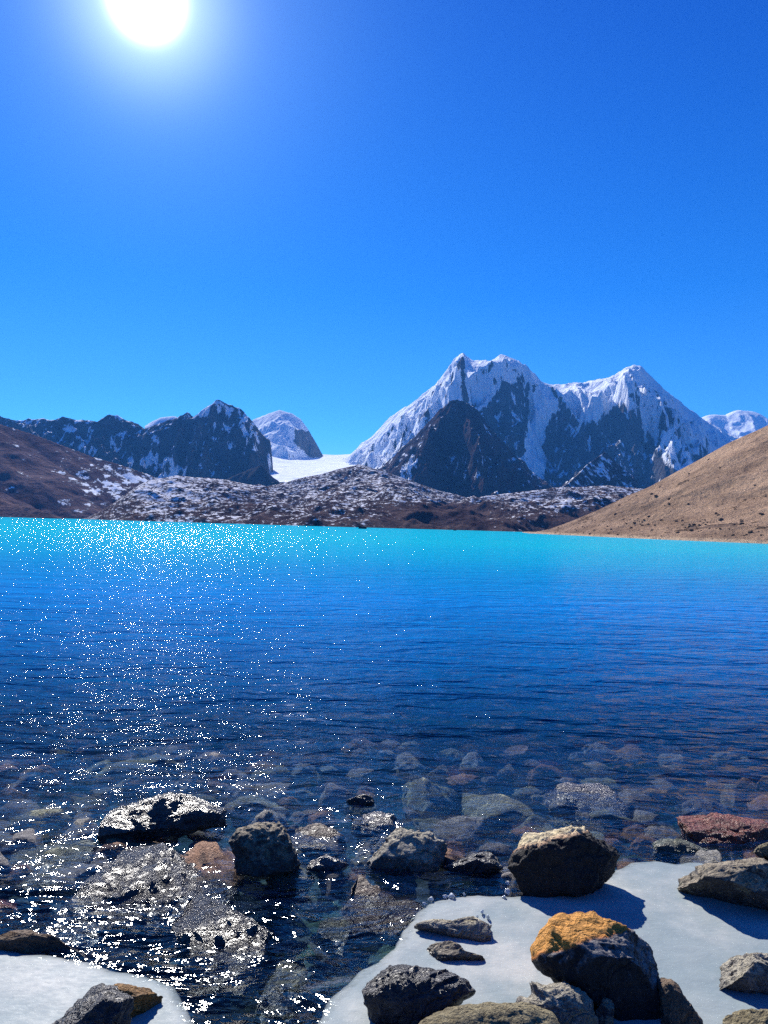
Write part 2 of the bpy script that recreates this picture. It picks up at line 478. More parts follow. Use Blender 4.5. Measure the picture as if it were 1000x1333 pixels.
# ------------------------------------------------------------------ middle ground: moraine and hills
MOR = mountain_mat('moraine', (0.020, 0.013, 0.018), (0.11, 0.08, 0.088), (0.15, 0.105, 0.095), 0.085, 3.5, snowcol=(0.72, 0.72, 0.76), snow_noise=0.78, stretch=(0.6, 0.45, 1.6), det=5)
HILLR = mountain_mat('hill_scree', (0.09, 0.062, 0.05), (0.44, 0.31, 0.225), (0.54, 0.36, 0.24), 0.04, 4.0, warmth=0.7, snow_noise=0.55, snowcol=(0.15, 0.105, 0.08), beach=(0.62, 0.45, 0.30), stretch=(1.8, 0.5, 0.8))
HILLL = mountain_mat('purple_scree', (0.05, 0.034, 0.042), (0.155, 0.12, 0.142), (0.18, 0.13, 0.13), 0.020, 7, snow_noise=0.95, stretch=(1, 0.5, 0.8), det=5)


def moraine_snow(X, Y, Z, PX, PY, st, S):
    band = sstep(676, 640, PY - 0.02 * (PX - 400))
    S = 0.36 + 0.12 * band + 0.16 * fbm(X * .02, Y * .02, o=3)
    S = S + 0.18 * (0.25 - np.clip(st, 0, 0.6))
    brown = np.exp(-((PX - 575) / 60) ** 2) * sstep(650, 665, PY) + sstep(690, 780, PX) * sstep(655, 680, PY)
    S = S - 0.5 * np.clip(brown, 0, 1)
    S = S + 0.12 * np.exp(-((PX - 210) / 60) ** 2)
    return S


terrain('moraine', (90, 900), (520, 1900), 1100, 360, [
    ([(60, 700, 800), (130, 668, 900), (165, 645, 1000), (190, 625, 1150), (230, 619, 1200), (290, 624, 1200), (345, 635, 1200), (400, 649, 1200), (430, 649, 1250), (447, 620, 1500), (468, 604, 1600), (490, 614, 1500),
      (505, 632, 1200), (540, 645, 1100), (565, 656, 1000), (590, 656, 1000), (620, 648, 1100), (660, 642, 1150), (730, 634, 1200), (790, 632, 1250), (840, 636, 1250), (900, 650, 1200)], 0.30),
    ([(440, 630, 1150), (480, 634, 1000), (520, 645, 900), (560, 652, 860)], 0.35),
    ([(400, 668, 720), (470, 655, 780), (520, 652, 820), (580, 662, 800), (640, 672, 760)], 0.25),
    ([(150, 668, 850), (220, 655, 900), (300, 655, 850), (380, 660, 780)], 0.25),
    ([(640, 655, 900), (700, 655, 900), (790, 645, 1000)], 0.25),
], MOR, 11.0, 0.011, fadeL=110, crest=18, floor=-2, seed=21, gully=1.0, snowfn=moraine_snow, wobble=0.15)


def hillL_snow(X, Y, Z, PX, PY, st, S):
    s = 0.09 + 0.40 * sstep(40, 190, PX + (PY - 600) * 0.4) * sstep(690, 640, PY)
    s = s + 0.30 * np.clip(fbm((PX + PY * 1.7) * .05, (PY - PX * .55) * .16, o=3) - 0.05, 0, 1)
    return s


terrain('purple_hill', (-160, 300), (640, 2000), 640, 380, [
    ([(-200, 500, 1300), (-60, 528, 1350), (0, 552, 1400), (40, 564, 1420), (80, 579, 1440), (120, 594, 1460), (160, 606, 1480), (195, 618, 1500), (225, 640, 1500), (250, 670, 1500)], 0.52),
    ([(-100, 600, 1000), (-20, 645, 900), (60, 668, 840)], 0.35),
], HILLL, 5, 0.010, fadeR=90, crest=60, floor=-2, seed=31, gully=1.4, snowfn=hillL_snow, wobble=0.08)


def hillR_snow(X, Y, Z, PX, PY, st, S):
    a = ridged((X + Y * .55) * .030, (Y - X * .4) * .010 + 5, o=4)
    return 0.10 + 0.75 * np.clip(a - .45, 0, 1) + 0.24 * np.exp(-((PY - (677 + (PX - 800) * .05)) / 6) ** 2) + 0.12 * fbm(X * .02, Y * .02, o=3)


def hill_post(X, Y, Z):
    return Z + 0.3 * fbm(X * .2, Y * .2, o=4) + 0.7 * fbm(X * .04 + Y * .05, Y * .015, o=4)


_hp = [640, 670, 690, 715, 750, 790, 845, 900, 950, 1000, 1120, 1300]
_hy = [696, 695.5, 694, 689, 676, 658, 633, 603, 576, 552, 492, 410]
_hY = [640, 620, 590, 540, 480, 440, 405, 380, 360, 345, 330, 330]
_sp = [640, 700, 750, 800, 900, 1000, 1150, 1300]
_sy = [692.3, 694.8, 697.2, 699.6, 704, 708, 714, 720]


def hillR(X, Y):
    px = 500 + FPX * X / Y
    Yc = np.interp(px, _hp, _hY); ec = np.array([ray(a, b)[2] for a, b in zip(_hp, _hy)])
    zc = CAM[2] + np.interp(px, _hp, ec) * Yc
    es = np.array([ray(a, b)[2] for a, b in zip(_sp, _sy)])
    Ys = -CAM[2] / np.interp(px, _sp, es)
    Ys = Ys * (1 + 0.012 * fbm(px * .015, px * 0 + 3.3, o=2))
    u = (Y - Ys) / (Yc - Ys)
    f = np.where(u < 1, 0.16 * np.clip(u, -.5, 1) ** 2 * np.sign(u) + 0.84 * u, 1 - 0.55 * (u - 1))
    g = sstep(0, .35, u) * (0.25 + 0.75 * sstep(1.0, .8, u))
    rill = ridged((X + Y * .55) * .022, (Y - X * .4) * .008 + 2, o=5) - .45
    zc = np.maximum(zc, 0.4)
    z = zc * f
    z = z + g * (4.2 * rill + 2.4 * fbm(X * .035, Y * .03, o=5) + 0.35 * fbm(X * .3, Y * .25, o=4)) * np.clip(zc / 25, .15, 1)
    z = z + 0.35 * np.exp(-((u - .12) / .07) ** 2) * (ridged(X * .1, Y * .1, o=4) + .2) * np.clip(zc / 20, 0, 1)
    return z * sstep(645, 700, px) - 2.5 * (1 - sstep(645, 690, px))


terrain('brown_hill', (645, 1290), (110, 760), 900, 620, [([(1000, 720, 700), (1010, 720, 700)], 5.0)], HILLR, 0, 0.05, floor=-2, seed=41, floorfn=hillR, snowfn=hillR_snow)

# ------------------------------------------------------------------ lake bed, shore, water
BED, t, out = new_mat('lake_bed')
v = t.nodes.new('ShaderNodeTexVoronoi'); v.inputs['Scale'].default_value = 5.0; v.inputs['Randomness'].default_value = 1
tcn = t.nodes.new('ShaderNodeTexCoord'); t.links.new(tcn.outputs['Object'], v.inputs['Vector'])
n = noise(t, 9, 8, 0.7)
c = mixc(t, ramp(t, n, [(0.3, 0), (0.7, 1)]), (0.05, 0.055, 0.055), (0.20, 0.19, 0.16))
c = mixc(t, 0.35, c, v.outputs['Color'], 'SOFT_LIGHT')
p = t.nodes.new('ShaderNodeBsdfPrincipled'); t.links.new(c, p.inputs['Base Color']); p.inputs['Roughness'].default_value = 0.9
hh = math_(t, 'ADD', math_(t, 'MULTIPLY', v.outputs['Distance'], -1.0), n)
t.links.new(bump(t, hh, 1.0, 0.06), p.inputs['Normal']); t.links.new(p.outputs[0], out.inputs['Surface'])


def bed_z(X, Y):
    d = np.interp(Y, [-6, 0.8, 1.8, 2.6, 3.4, 4.5, 6, 9, 15, 40, 1000], [1.0, 0.35, 0.02, -0.32, -0.42, -0.5, -0.75, -1.4, -2.4, -6, -8])
    return d + 0.07 * fbm(X * 1.3, Y * 1.3, o=4) * np.clip(Y, 0, 3)


T, Q = np.meshgrid(np.linspace(-1, 1, 420), np.linspace(0, 1, 420))
Yb = -5 + 1300 * Q ** 3.6; Xb = T * (7 + 0.9 * (Yb + 5) + 0 * T)
o = mesh_obj('lake_bed', np.stack([Xb, Yb, bed_z(Xb, Yb)], -1).reshape(-1, 3), grid_faces(420, 420), BED)
tag(o, kind='structure')
GR, t, out = new_mat('valley_ground')
p = t.nodes.new('ShaderNodeBsdfPrincipled'); t.links.new(mixc(t, noise(t, .01), (0.12, 0.09, 0.07), (0.3, 0.24, 0.2)), p.inputs['Base Color'])
p.inputs['Roughness'].default_value = 0.95; t.links.new(p.outputs[0], out.inputs['Surface'])
S_ = 30000
tag(mesh_obj('ground', [(-S_, -S_, -12), (S_, -S_, -12), (S_, S_, -12), (-S_, S_, -12)], [(0, 1, 2, 3)], GR, False), kind='structure')

# water
WAT, t, out = new_mat('lake_water')
geo = t.nodes.new('ShaderNodeNewGeometry')
pos = geo.outputs['Position']
sep = t.nodes.new('ShaderNodeSeparateXYZ'); t.links.new(pos, sep.inputs[0])
Yc = sep.outputs['Y']
ly = math_(t, 'LOGARITHM', math_(t, 'MAXIMUM', Yc, 0.5), 10.0)      # 0..3
w0 = noise(t, 0.55, 3, 0.55, vec=pos, dist=0.8, stretch=(0.8, 2.0, 1, (0, 0, R(-10))))
w1 = noise(t, 2.6, 3, 0.5, vec=pos, dist=0.6, stretch=(1.0, 1.9, 1, (0, 0, R(-14))))
w2 = noise(t, 9.0, 3, 0.55, vec=pos, dist=0.4, stretch=(1.0, 2.0, 1, (0, 0, R(12))))
w3 = noise(t, 30.0, 2, 0.5, vec=pos, dist=0.2, stretch=(1.0, 1.7, 1, (0, 0, R(-6))))
near = ramp(t, math_(t, 'MULTIPLY', ly, 0.3333), [(0.14, 0.35), (0.30, 1.0)])
bn = bump(t, w0, 1.0, 0.28)
bn = bump(t, w1, 1.0, 0.085, bn)
bn = bump(t, w2, 1.0, 0.013, bn)
b3 = t.nodes.new('ShaderNodeBump'); b3.inputs['Distance'].default_value = 0.0014; t.links.new(w3, b3.inputs['Height']); t.links.new(bn, b3.inputs['Normal'])
t.links.new(near, b3.inputs['Strength']); bn = b3.outputs[0]
gl = t.nodes.new('ShaderNodeBsdfGlossy'); gl.distribution = 'BECKMANN'
t.links.new(ramp(t, math_(t, 'MULTIPLY', ly, 0.3333), [(0.15, 0.12), (0.20, 0.09), (0.24, 0.05), (0.42, 0.045), (0.6, 0.10)]), gl.inputs['Roughness'])
t.links.new(bn, gl.inputs['Normal'])
rf = t.nodes.new('ShaderNodeBsdfRefraction'); rf.inputs['IOR'].default_value = 1.33; rf.inputs['Roughness'].default_value = 0.0
t.links.new(bn, rf.inputs['Normal'])
tr = t.nodes.new('ShaderNodeBsdfTransparent'); tr.inputs[0].default_value = (0.95, 0.98, 1, 1)
thru = t.nodes.new('ShaderNodeMixShader'); thru.inputs[0].default_value = 0.8
t.links.new(rf.outputs[0], thru.inputs[1]); t.links.new(tr.outputs[0], thru.inputs[2])
df = t.nodes.new('ShaderNodeBsdfDiffuse')
pl = noise(t, 0.03, 4, 0.6, vec=pos, stretch=(0.5, 1.2, 1))
body = ramp(t, math_(t, 'ADD', math_(t, 'MULTIPLY', ly, 0.3333), math_(t, 'MULTIPLY', math_(t, 'SUBTRACT', pl, 0.5), 0.06)),
            [(0.20, (0.002, 0.08, 0.27)), (0.32, (0.003, 0.16, 0.50)), (0.41, (0.003, 0.20, 0.56)), (0.47, (0.003, 0.25, 0.56)), (0.54, (0.003, 0.37, 0.60)), (0.64, (0.005, 0.48, 0.62))])
t.links.new(body, df.inputs['Color']); t.links.new(bn, df.inputs['Normal'])
opac = ramp(t, math_(t, 'MULTIPLY', ly, 0.3333), [(0.13, 0.0), (0.20, 0.03), (0.26, 0.15), (0.33, 0.60), (0.41, 1.0)])
bodymix = t.nodes.new('ShaderNodeMixShader'); t.links.new(opac, bodymix.inputs[0])
t.links.new(thru.outputs[0], bodymix.inputs[1]); t.links.new(df.outputs[0], bodymix.inputs[2])
fr = t.nodes.new('ShaderNodeFresnel'); fr.inputs['IOR'].default_value = 1.33; t.links.new(bn, fr.inputs['Normal'])
frm = math_(t, 'MINIMUM', fr.outputs[0], 0.42)
fm = t.nodes.new('ShaderNodeMixShader'); t.links.new(frm, fm.inputs[0])
t.links.new(bodymix.outputs[0], fm.inputs[1]); t.links.new(gl.outputs[0], fm.inputs[2])
t.links.new(fm.outputs[0], out.inputs['Surface'])
va = t.nodes.new('ShaderNodeVolumeAbsorption'); va.inputs['Color'].default_value = (0.05, 0.62, 0.88, 1); va.inputs['Density'].default_value = 0.6
t.links.new(va.outputs[0], out.inputs['Volume'])


def waves(X, Y):
    a = X * math.cos(.2) + Y * math.sin(.2); b = -X * math.sin(.2) + Y * math.cos(.2)
    f = sstep(40, 8, Y)
    return f * (0.012 * fbm(a * 1.6, b * 3.2, o=3) * np.clip(Y / 5, .4, 1) + 0.004 * fbm(a * 5, b * 9 + 7, o=2))


nx, ny = 900, 700
T, Q = np.meshgrid(np.linspace(-1.15, 1.15, nx), np.linspace(0, 1, ny))
Yw = 1.6 * (1150 / 1.6) ** Q
Xw = T * (Yw + 1.0)
V = np.stack([Xw, Yw, waves(Xw, Yw)], -1).reshape(-1, 3)
Fc = grid_faces(ny, nx)
# skirt and bottom so that the lake is one closed body
bd = np.concatenate([np.arange(nx), np.arange(1, ny) * nx + nx - 1, (ny - 1) * nx + np.arange(nx - 2, -1, -1), np.arange(ny - 2, 0, -1) * nx])
low = V[bd].copy(); low[:, 2] = -10.0
V2 = np.concatenate([V, low]); k = len(bd)
me_f = [tuple(map(int, f)) for f in ()]
i = np.arange(k); j = (i + 1) % k
skirt = np.stack([bd[i], len(V) + i, len(V) + j, bd[j]], 1)
# bottom: quads across matching ring rows (four corners)
c0, c1, c2, c3 = len(V), len(V) + nx - 1, len(V) + nx - 1 + ny - 1, len(V) + 2 * (nx - 1) + ny - 1
cc = np.array([[c0, c3, c2, c1]])
o = mesh_obj('lake_water', V2, np.concatenate([Fc, skirt, cc]), WAT)
tag(o, kind='structure')

# ------------------------------------------------------------------ rocks
def rock_mat(name, dark, light, cap=None, scale=14.0, rough=0.75, lichen=None, bd=0.034, wet=True, spec=0.35, layered=0.0, top=None):
    m, t, out = new_mat(name)
    n1 = noise(t, scale * 0.35, 6, 0.6)
    n2 = noise(t, scale * 2.2, 8, 0.72)
    n3 = noise(t, scale * 9, 4, 0.7)
    mus = math_(t, 'ADD', math_(t, 'MULTIPLY', n2, 0.65), math_(t, 'MULTIPLY', n3, 0.35))
    c = mixc(t, ramp(t, mus, [(0.38, 0.0), (0.62, 1.0)]), dark, light)
    c = mixc(t, ramp(t, n1, [(0.35, 0.6), (0.6, 0.0)]), c, dark)
    if lichen:
        ln = noise(t, scale * 0.9, 8, 0.75)
        c = mixc(t, ramp(t, ln, [(0.52, 0.0), (0.60, 0.75)]), c, lichen)
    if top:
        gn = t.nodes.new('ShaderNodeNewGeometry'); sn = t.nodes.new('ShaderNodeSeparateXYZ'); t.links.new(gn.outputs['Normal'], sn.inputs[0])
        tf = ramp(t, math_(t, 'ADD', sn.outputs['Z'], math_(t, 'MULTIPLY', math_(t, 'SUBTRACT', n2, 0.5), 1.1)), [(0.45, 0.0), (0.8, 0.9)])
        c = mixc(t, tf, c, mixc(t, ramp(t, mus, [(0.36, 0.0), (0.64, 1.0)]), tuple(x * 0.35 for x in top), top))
    if cap:
        c2 = mixc(t, ramp(t, mus, [(0.34, 0.0), (0.66, 1.0)]), tuple(x * 0.55 for x in cap), cap)
        c2 = mixc(t, ramp(t, attr(t, 'cap'), [(0.45, 0.75), (0.8, 0.0)]), c2, tuple(x * y for x, y in zip(cap, (0.75, 0.42, 0.35))))
        f = ramp(t, math_(t, 'ADD', attr(t, 'cap'), math_(t, 'MULTIPLY', math_(t, 'SUBTRACT', n2, 0.5), 0.5)), [(0.42, 0), (0.58, 1)])
        c = mixc(t, f, c, c2)
    p = t.nodes.new('ShaderNodeBsdfPrincipled')
    ro = rough
    if wet:
        g = t.nodes.new('ShaderNodeNewGeometry'); s = t.nodes.new('ShaderNodeSeparateXYZ'); t.links.new(g.outputs['Position'], s.inputs[0])
        zz = math_(t, 'ADD', s.outputs['Z'], math_(t, 'MULTIPLY', math_(t, 'SUBTRACT', n1, 0.5), 0.05))
        w = ramp(t, math_(t, 'ADD', math_(t, 'MULTIPLY', zz, 5.0), 0.5), [(0.55, 1.0), (0.72, 0.0)])
        c = mixc(t, math_(t, 'MULTIPLY', w, 0.45), c, dark)
        ro = ramp(t, w, [(0.0, rough), (1.0, 0.28)])
        t.links.new(ro, p.inputs['Roughness'])
    else:
        p.inputs['Roughness'].default_value = rough
    p.inputs['Specular IOR Level'].default_value = spec
    t.links.new(c, p.inputs['Base Color'])
    h = math_(t, 'ADD', math_(t, 'MULTIPLY', noise(t, scale * 1.1, 6, 0.6), 1.5), math_(t, 'ADD', math_(t, 'MULTIPLY', n2, 0.5), math_(t, 'MULTIPLY', n3, 0.14)))
    vo = t.nodes.new('ShaderNodeTexVoronoi'); vo.feature = 'DISTANCE_TO_EDGE'; vo.inputs['Scale'].default_value = scale * 0.55
    tco = t.nodes.new('ShaderNodeTexCoord'); 
    nv_ = t.nodes.new('ShaderNodeTexNoise'); nv_.inputs['Scale'].default_value = scale * 0.8; nv_.inputs['Detail'].default_value = 4
    t.links.new(tco.outputs['Object'], nv_.inputs['Vector'])
    va_ = t.nodes.new('ShaderNodeVectorMath'); va_.operation = 'MULTIPLY_ADD'; t.links.new(nv_.outputs['Color'], va_.inputs[0]); va_.inputs[1].default_value = (.14, .14, .14)
    t.links.new(tco.outputs['Object'], va_.inputs[2]); t.links.new(va_.outputs[0], vo.inputs['Vector'])
    crk = ramp(t, vo.outputs['Distance'], [(0.0, 0.0), (0.06, 1.0)])
    crk = math_(t, 'MAXIMUM', crk, ramp(t, n1, [(0.45, 1.0), (0.6, 0.0)]))
    h = math_(t, 'ADD', h, math_(t, 'MULTIPLY', crk, 0.5))
    if layered:
        lay = noise(t, scale * 1.2, 5, 0.6, stretch=(0.5, 0.8, 5.0, (R(18), R(-12), 0)))
        h = math_(t, 'ADD', h, math_(t, 'MULTIPLY', lay, layered))
    t.links.new(bump(t, h, 1.0, bd), p.inputs['Normal'])
    t.links.new(p.outputs[0], out.inputs['Surface'])
    return m


_ico = {}


def ico(sub):
    if sub not in _ico:
        bm = bmesh.new(); bmesh.ops.create_icosphere(bm, subdivisions=sub, radius=1.0)
        v = np.array([x.co[:] for x in bm.verts]); f = np.array([[q.index for q in x.verts] for x in bm.faces]); bm.free()
        _ico[sub] = (v / np.linalg.norm(v, axis=1, keepdims=True), f)
    return _ico[sub]


def sculpt(v, size, seed, facets=14, cut=(0.62, 0.92), hard=0.85, rough=0.05, ndir=None):
    """unit-ish blob v (n,3) in units of its half size: plane cuts, cracks, pitting"""
    r = np.random.default_rng(seed)
    for k in range(facets):
        m = r.normal(size=3); m /= np.linalg.norm(m)
        d = r.uniform(cut[0] - 0.08, cut[1] - 0.03) * np.max(v @ m)
        e = np.maximum(0, v @ m - d)
        v = v - m[None, :] * (e * min(1.0, hard + 0.12))[:, None]
    o = seed * 3.17
    for k, kk in ((0, 3.6), (1, 6.5)):
        m = r.normal(size=3); m /= np.linalg.norm(m)
        q = (v @ m) * kk + 0.9 * fbm(v[:, 0] * 2 + o, v[:, 1] * 2, v[:, 2] * 2 + k, o=3)
        fr = q - np.floor(q)
        fr = np.where(fr < .86, (fr / .86) ** 1.4, (1 - fr) / .14)
        msk = sstep(-.05, .25, fbm(v[:, 0] * 1.5 - o, v[:, 1] * 1.5, v[:, 2] * 1.5 + k, o=2))
        v = v * (1 + (rough * (0.9, 0.5)[k] * (fr - .5) * msk)[:, None])
    n = v / (np.linalg.norm(v, axis=1, keepdims=True) + 1e-6)
    x, y, z = v.T
    a = 0.9 * fbm(x * 1.3 + o, y * 1.3, z * 1.3, o=3) * 1.3
    cr = ridged(x * 1.6 + o, y * 1.6 + o, z * 1.6, o=4) - 0.4
    f = fbm(x * 5 + o, y * 5, z * 5 - o, o=5)
    g = fbm(x * 22 + o, y * 22, z * 22 - o, o=3)
    return v + n * (rough * (a * 1.1 - 1.0 * cr + 1.1 * f + 0.42 * g))[:, None]


def boulder(name, outline, mat, label, kd=0.8, lean=0.3, wl=None, seed=1, facets=14, rough=0.075, sub=6, p=0.72, cap=None,
            zbase=0.0, cut=(0.62, 0.95), hard=0.88, cat='boulder', group=None):
    ol = np.array(outline, float)
    cx = (ol[:, 0].min() + ol[:, 0].max()) / 2
    hw_px = (ol[:, 0].max() - ol[:, 0].min()) / 2
    low = ol[np.argmax(ol[:, 1])]
    yf = on_water(low[0], min(low[1], 1420), zbase)[1]
    hw = hw_px / FPX * yf
    b = hw * kd
    if wl is None:
        Y0 = yf + 0.8 * b
    else:
        Y0 = on_water(cx, wl, zbase)[1]
    pts = []
    for (px, py) in ol:
        d = ray(px, py)
        Y = (Y0 + lean * (CAM[2] - zbase)) / (1 - lean * d[2])
        pts.append(CAM + d * Y)
    P = np.array(pts)
    ax = np.array([0, lean, 1.0]); ax /= np.linalg.norm(ax)           # up axis in the outline plane
    nv = np.array([0, 1.0, -lean]); nv /= np.linalg.norm(nv)          # away from the viewer
    C = (P.max(0) + P.min(0)) / 2
    s = (P - C) @ np.array([1.0, 0, 0]); h = (P - C) @ ax
    # polar radius of the outline
    dens_s, dens_h = [], []
    for k in range(len(s)):
        for f in np.linspace(0, 1, 14, endpoint=False):
            k2 = (k + 1) % len(s)
            dens_s.append(s[k] * (1 - f) + s[k2] * f); dens_h.append(h[k] * (1 - f) + h[k2] * f)
    ds, dh = np.array(dens_s), np.array(dens_h)
    an = np.arctan2(dh, ds); ra = np.hypot(ds, dh)
    o_ = np.argsort(an); an, ra = an[o_], ra[o_]
    v, fc = ico(sub)
    a = np.arctan2(v[:, 2], v[:, 0]); rho = np.hypot(v[:, 0], v[:, 2])
    Ra = np.interp(a, np.concatenate([an - 2 * np.pi, an, an + 2 * np.pi]), np.tile(ra, 3))
    rr = rho ** p
    size = float(np.mean(ra))
    dn = np.sign(v[:, 1]) * np.abs(v[:, 1]) ** 0.85
    Lc = np.stack([Ra * rr * np.cos(a), b * dn, Ra * rr * np.sin(a)], 1) / size
    Lc = sculpt(Lc, size, seed, facets, cut, hard, rough)
    # fit back to the outline's extent after the cuts
    for ax_i, (lo, hi) in ((0, (s.min(), s.max())), (2, (h.min(), h.max()))):
        q = Lc[:, ax_i]; q0, q1 = q.min(), q.max()
        Lc[:, ax_i] = (lo + (q - q0) / (q1 - q0) * (hi - lo)) / size
    W = C + (Lc * size) @ np.stack([np.array([1.0, 0, 0]), nv, ax])
    at_ = {}
    if cap is not None:
        PX, PY = to_px(*W.T)
        at_['cap'] = np.clip(0.5 + ((cap[0] - PX) * cap[2] + (cap[1] - PY) * cap[3]) / cap[4] + 0.25 * fbm(*(Lc * 2.2).T), 0, 1)
    org = C.copy(); org[2] = min(0, W[:, 2].min() + 0.3 * (C[2] - W[:, 2].min())) if False else C[2]
    o = mesh_obj(name, W - org, fc, mat, attrs=at_)
    o.location = org
    tag(o, label, cat, group)
    return o


GREY = rock_mat('grey_stone', (0.018, 0.017, 0.019), (0.14, 0.13, 0.125), lichen=(0.24, 0.215, 0.14), top=(0.46, 0.38, 0.26))
DARK = rock_mat('dark_stone', (0.008, 0.008, 0.011), (0.075, 0.07, 0.078), rough=0.42, spec=0.6)
WETG = rock_mat('wet_grey_stone', (0.014, 0.014, 0.018), (0.13, 0.12, 0.13), rough=0.3, spec=0.6, top=(0.26, 0.24, 0.25))
TAN = rock_mat('tan_stone', (0.010, 0.009, 0.009), (0.055, 0.046, 0.041), cap=(0.85, 0.70, 0.42))
ORANGE = rock_mat('orange_capped_stone', (0.010, 0.0095, 0.011), (0.048, 0.043, 0.043), cap=(0.80, 0.36, 0.06), top=(0.36, 0.34, 0.33))
OCHRE = rock_mat('ochre_stone', (0.12, 0.06, 0.02), (0.52, 0.28, 0.08))
BUFF = rock_mat('buff_stone', (0.12, 0.095, 0.05), (0.42, 0.36, 0.21), rough=0.85)
BROWN = rock_mat('brown_stone', (0.06, 0.042, 0.03), (0.34, 0.22, 0.13), lichen=(0.10, 0.075, 0.055))
REDR = rock_mat('red_stone', (0.12, 0.03, 0.02), (0.42, 0.13, 0.075), rough=0.4)
GREYB = rock_mat('pale_grey_stone', (0.06, 0.055, 0.055), (0.32, 0.29, 0.27), lichen=(0.30, 0.25, 0.15), layered=0.6, top=(0.60, 0.54, 0.40))
GREEN = rock_mat('mossy_stone', (0.04, 0.055, 0.045), (0.26, 0.28, 0.20), lichen=(0.34, 0.30, 0.14))

SGREY = rock_mat('lakebed_grey', (0.13, 0.12, 0.12), (0.62, 0.57, 0.54), wet=False)
SPALE = rock_mat('lakebed_pale', (0.22, 0.21, 0.18), (0.80, 0.76, 0.66), wet=False)
SBROWN = rock_mat('lakebed_brown', (0.26, 0.12, 0.07), (0.82, 0.47, 0.28), wet=False)
SGREEN = rock_mat('lakebed_green', (0.13, 0.15, 0.12), (0.60, 0.64, 0.46), lichen=(0.5, 0.44, 0.22), wet=False)
WETD = rock_mat('wet_black_stone', (0.006, 0.006, 0.008), (0.050, 0.046, 0.050), rough=0.24, spec=0.7, wet=False)
B = boulder
B('boulder', [(659, 1165), (664, 1138), (672, 1116), (680, 1097), (690, 1087), (703, 1085), (720, 1080), (745, 1074), (765, 1076), (778, 1083), (785, 1097), (795, 1106), (809, 1118), (803, 1130), (790, 1140), (760, 1156), (735, 1167), (700, 1173), (675, 1173)],
  TAN, 'big dark boulder with a pale tan top at the far ice edge', kd=0.62, lean=0.35, seed=12, cap=(720, 1095, 0.25, 1.0, 26))
B('boulder', [(885, 1165), (887, 1146), (900, 1130), (925, 1120), (960, 1115), (1000, 1116), (1060, 1122), (1085, 1165), (1060, 1200), (1000, 1201), (950, 1199), (915, 1190), (895, 1181)],
  GREY, 'rounded dark boulder cut by the right edge, frozen into the ice', kd=0.6, lean=0.35, seed=23, facets=9)
B('boulder', [(691, 1236), (697, 1226), (705, 1212), (712, 1198), (726, 1190), (745, 1186), (765, 1189), (785, 1199), (810, 1213), (838, 1231), (856, 1250), (864, 1270), (860, 1286), (850, 1302), (836, 1325), (800, 1340), (765, 1325), (735, 1297), (712, 1272), (698, 1264), (692, 1250)],
  ORANGE, 'large boulder with a bright orange lichen crown in the middle of the ice', kd=0.62, lean=0.35, seed=34, cap=(742, 1234, 0.30, 1.0, 26), facets=12, rough=0.052)
B('stone', [(853, 1290), (858, 1274), (870, 1271), (882, 1280), (892, 1298), (903, 1317), (914, 1338), (905, 1352), (885, 1345), (862, 1315)],
  BROWN, 'narrow brown stone leaning against the orange capped boulder on its lower right', lean=0.8, seed=5, sub=5, kd=0.7, cat='stone')
B('stone', [(921, 1270), (925, 1251), (938, 1239), (958, 1241), (975, 1248), (1000, 1248), (1050, 1258), (1055, 1290), (1000, 1302), (970, 1297), (940, 1287), (922, 1280)],
  GREYB, 'rough speckled grey stone at the right edge, alone on open ice', lean=0.8, seed=6, kd=0.6, cat='stone')
B('stone', [(938, 1340), (948, 1320), (965, 1313), (1000, 1317), (1040, 1330), (1040, 1370), (960, 1375)],
  BUFF, 'smooth light brown stone in the bottom right corner', lean=0.8, seed=7, sub=5, facets=4, cat='stone')
B('boulder', [(470, 1312), (477, 1292), (492, 1277), (510, 1262), (520, 1255), (545, 1258), (580, 1260), (604, 1267), (615, 1283), (619, 1305), (607, 1322), (585, 1335), (540, 1350), (500, 1350), (476, 1332)],
  DARK, 'glossy black boulder on the ice at the bottom centre', kd=0.55, lean=0.5, seed=8, facets=10, rough=0.07)
B('boulder', [(528, 1350), (545, 1330), (570, 1318), (600, 1311), (650, 1308), (690, 1311), (722, 1322), (745, 1345), (735, 1390), (640, 1410), (560, 1390)],
  BUFF, 'flat yellowish boulder along the bottom edge in front of the black boulder', kd=0.5, lean=1.2, seed=9, facets=6, rough=0.04)
B('boulder', [(671, 1307), (678, 1297), (688, 1300), (694, 1294), (690, 1276), (699, 1279), (708, 1284), (720, 1283), (735, 1280), (755, 1288), (770, 1303), (777, 1325), (775, 1352), (740, 1370), (700, 1362), (678, 1335)],
  GREYB, 'jagged grey boulder with a small horn, in front of the orange capped boulder', kd=0.6, lean=0.6, seed=10, facets=7, cut=(.8, .98), rough=0.06)
B('stone', [(772, 1312), (779, 1300), (791, 1298), (799, 1305), (801, 1325), (795, 1355), (778, 1355), (771, 1332)],
  GREY, 'small knobbly grey stone wedged right of the jagged grey boulder', lean=0.4, seed=11, sub=5, cat='stone')
B('stone', [(539, 1208), (548, 1203), (600, 1202), (628, 1196), (638, 1199), (641, 1218), (637, 1231), (620, 1233), (595, 1227), (565, 1222), (545, 1216)],
  GREYB, 'flat wedge of layered grey stone lying on the ice, wide end right', lean=1.6, kd=0.22, seed=14, p=0.5, facets=6, cat='stone', wl=1222)
B('stone', [(554, 1239), (565, 1229), (585, 1226), (600, 1233), (608, 1243), (636, 1251), (610, 1253), (580, 1256), (565, 1249)],
  GREY, 'small broken dark stone on the ice between the flat wedge and the black boulder', lean=1.2, kd=0.3, seed=15, p=0.55, facets=8, sub=5, cat='stone', rough=0.09, wl=1250)
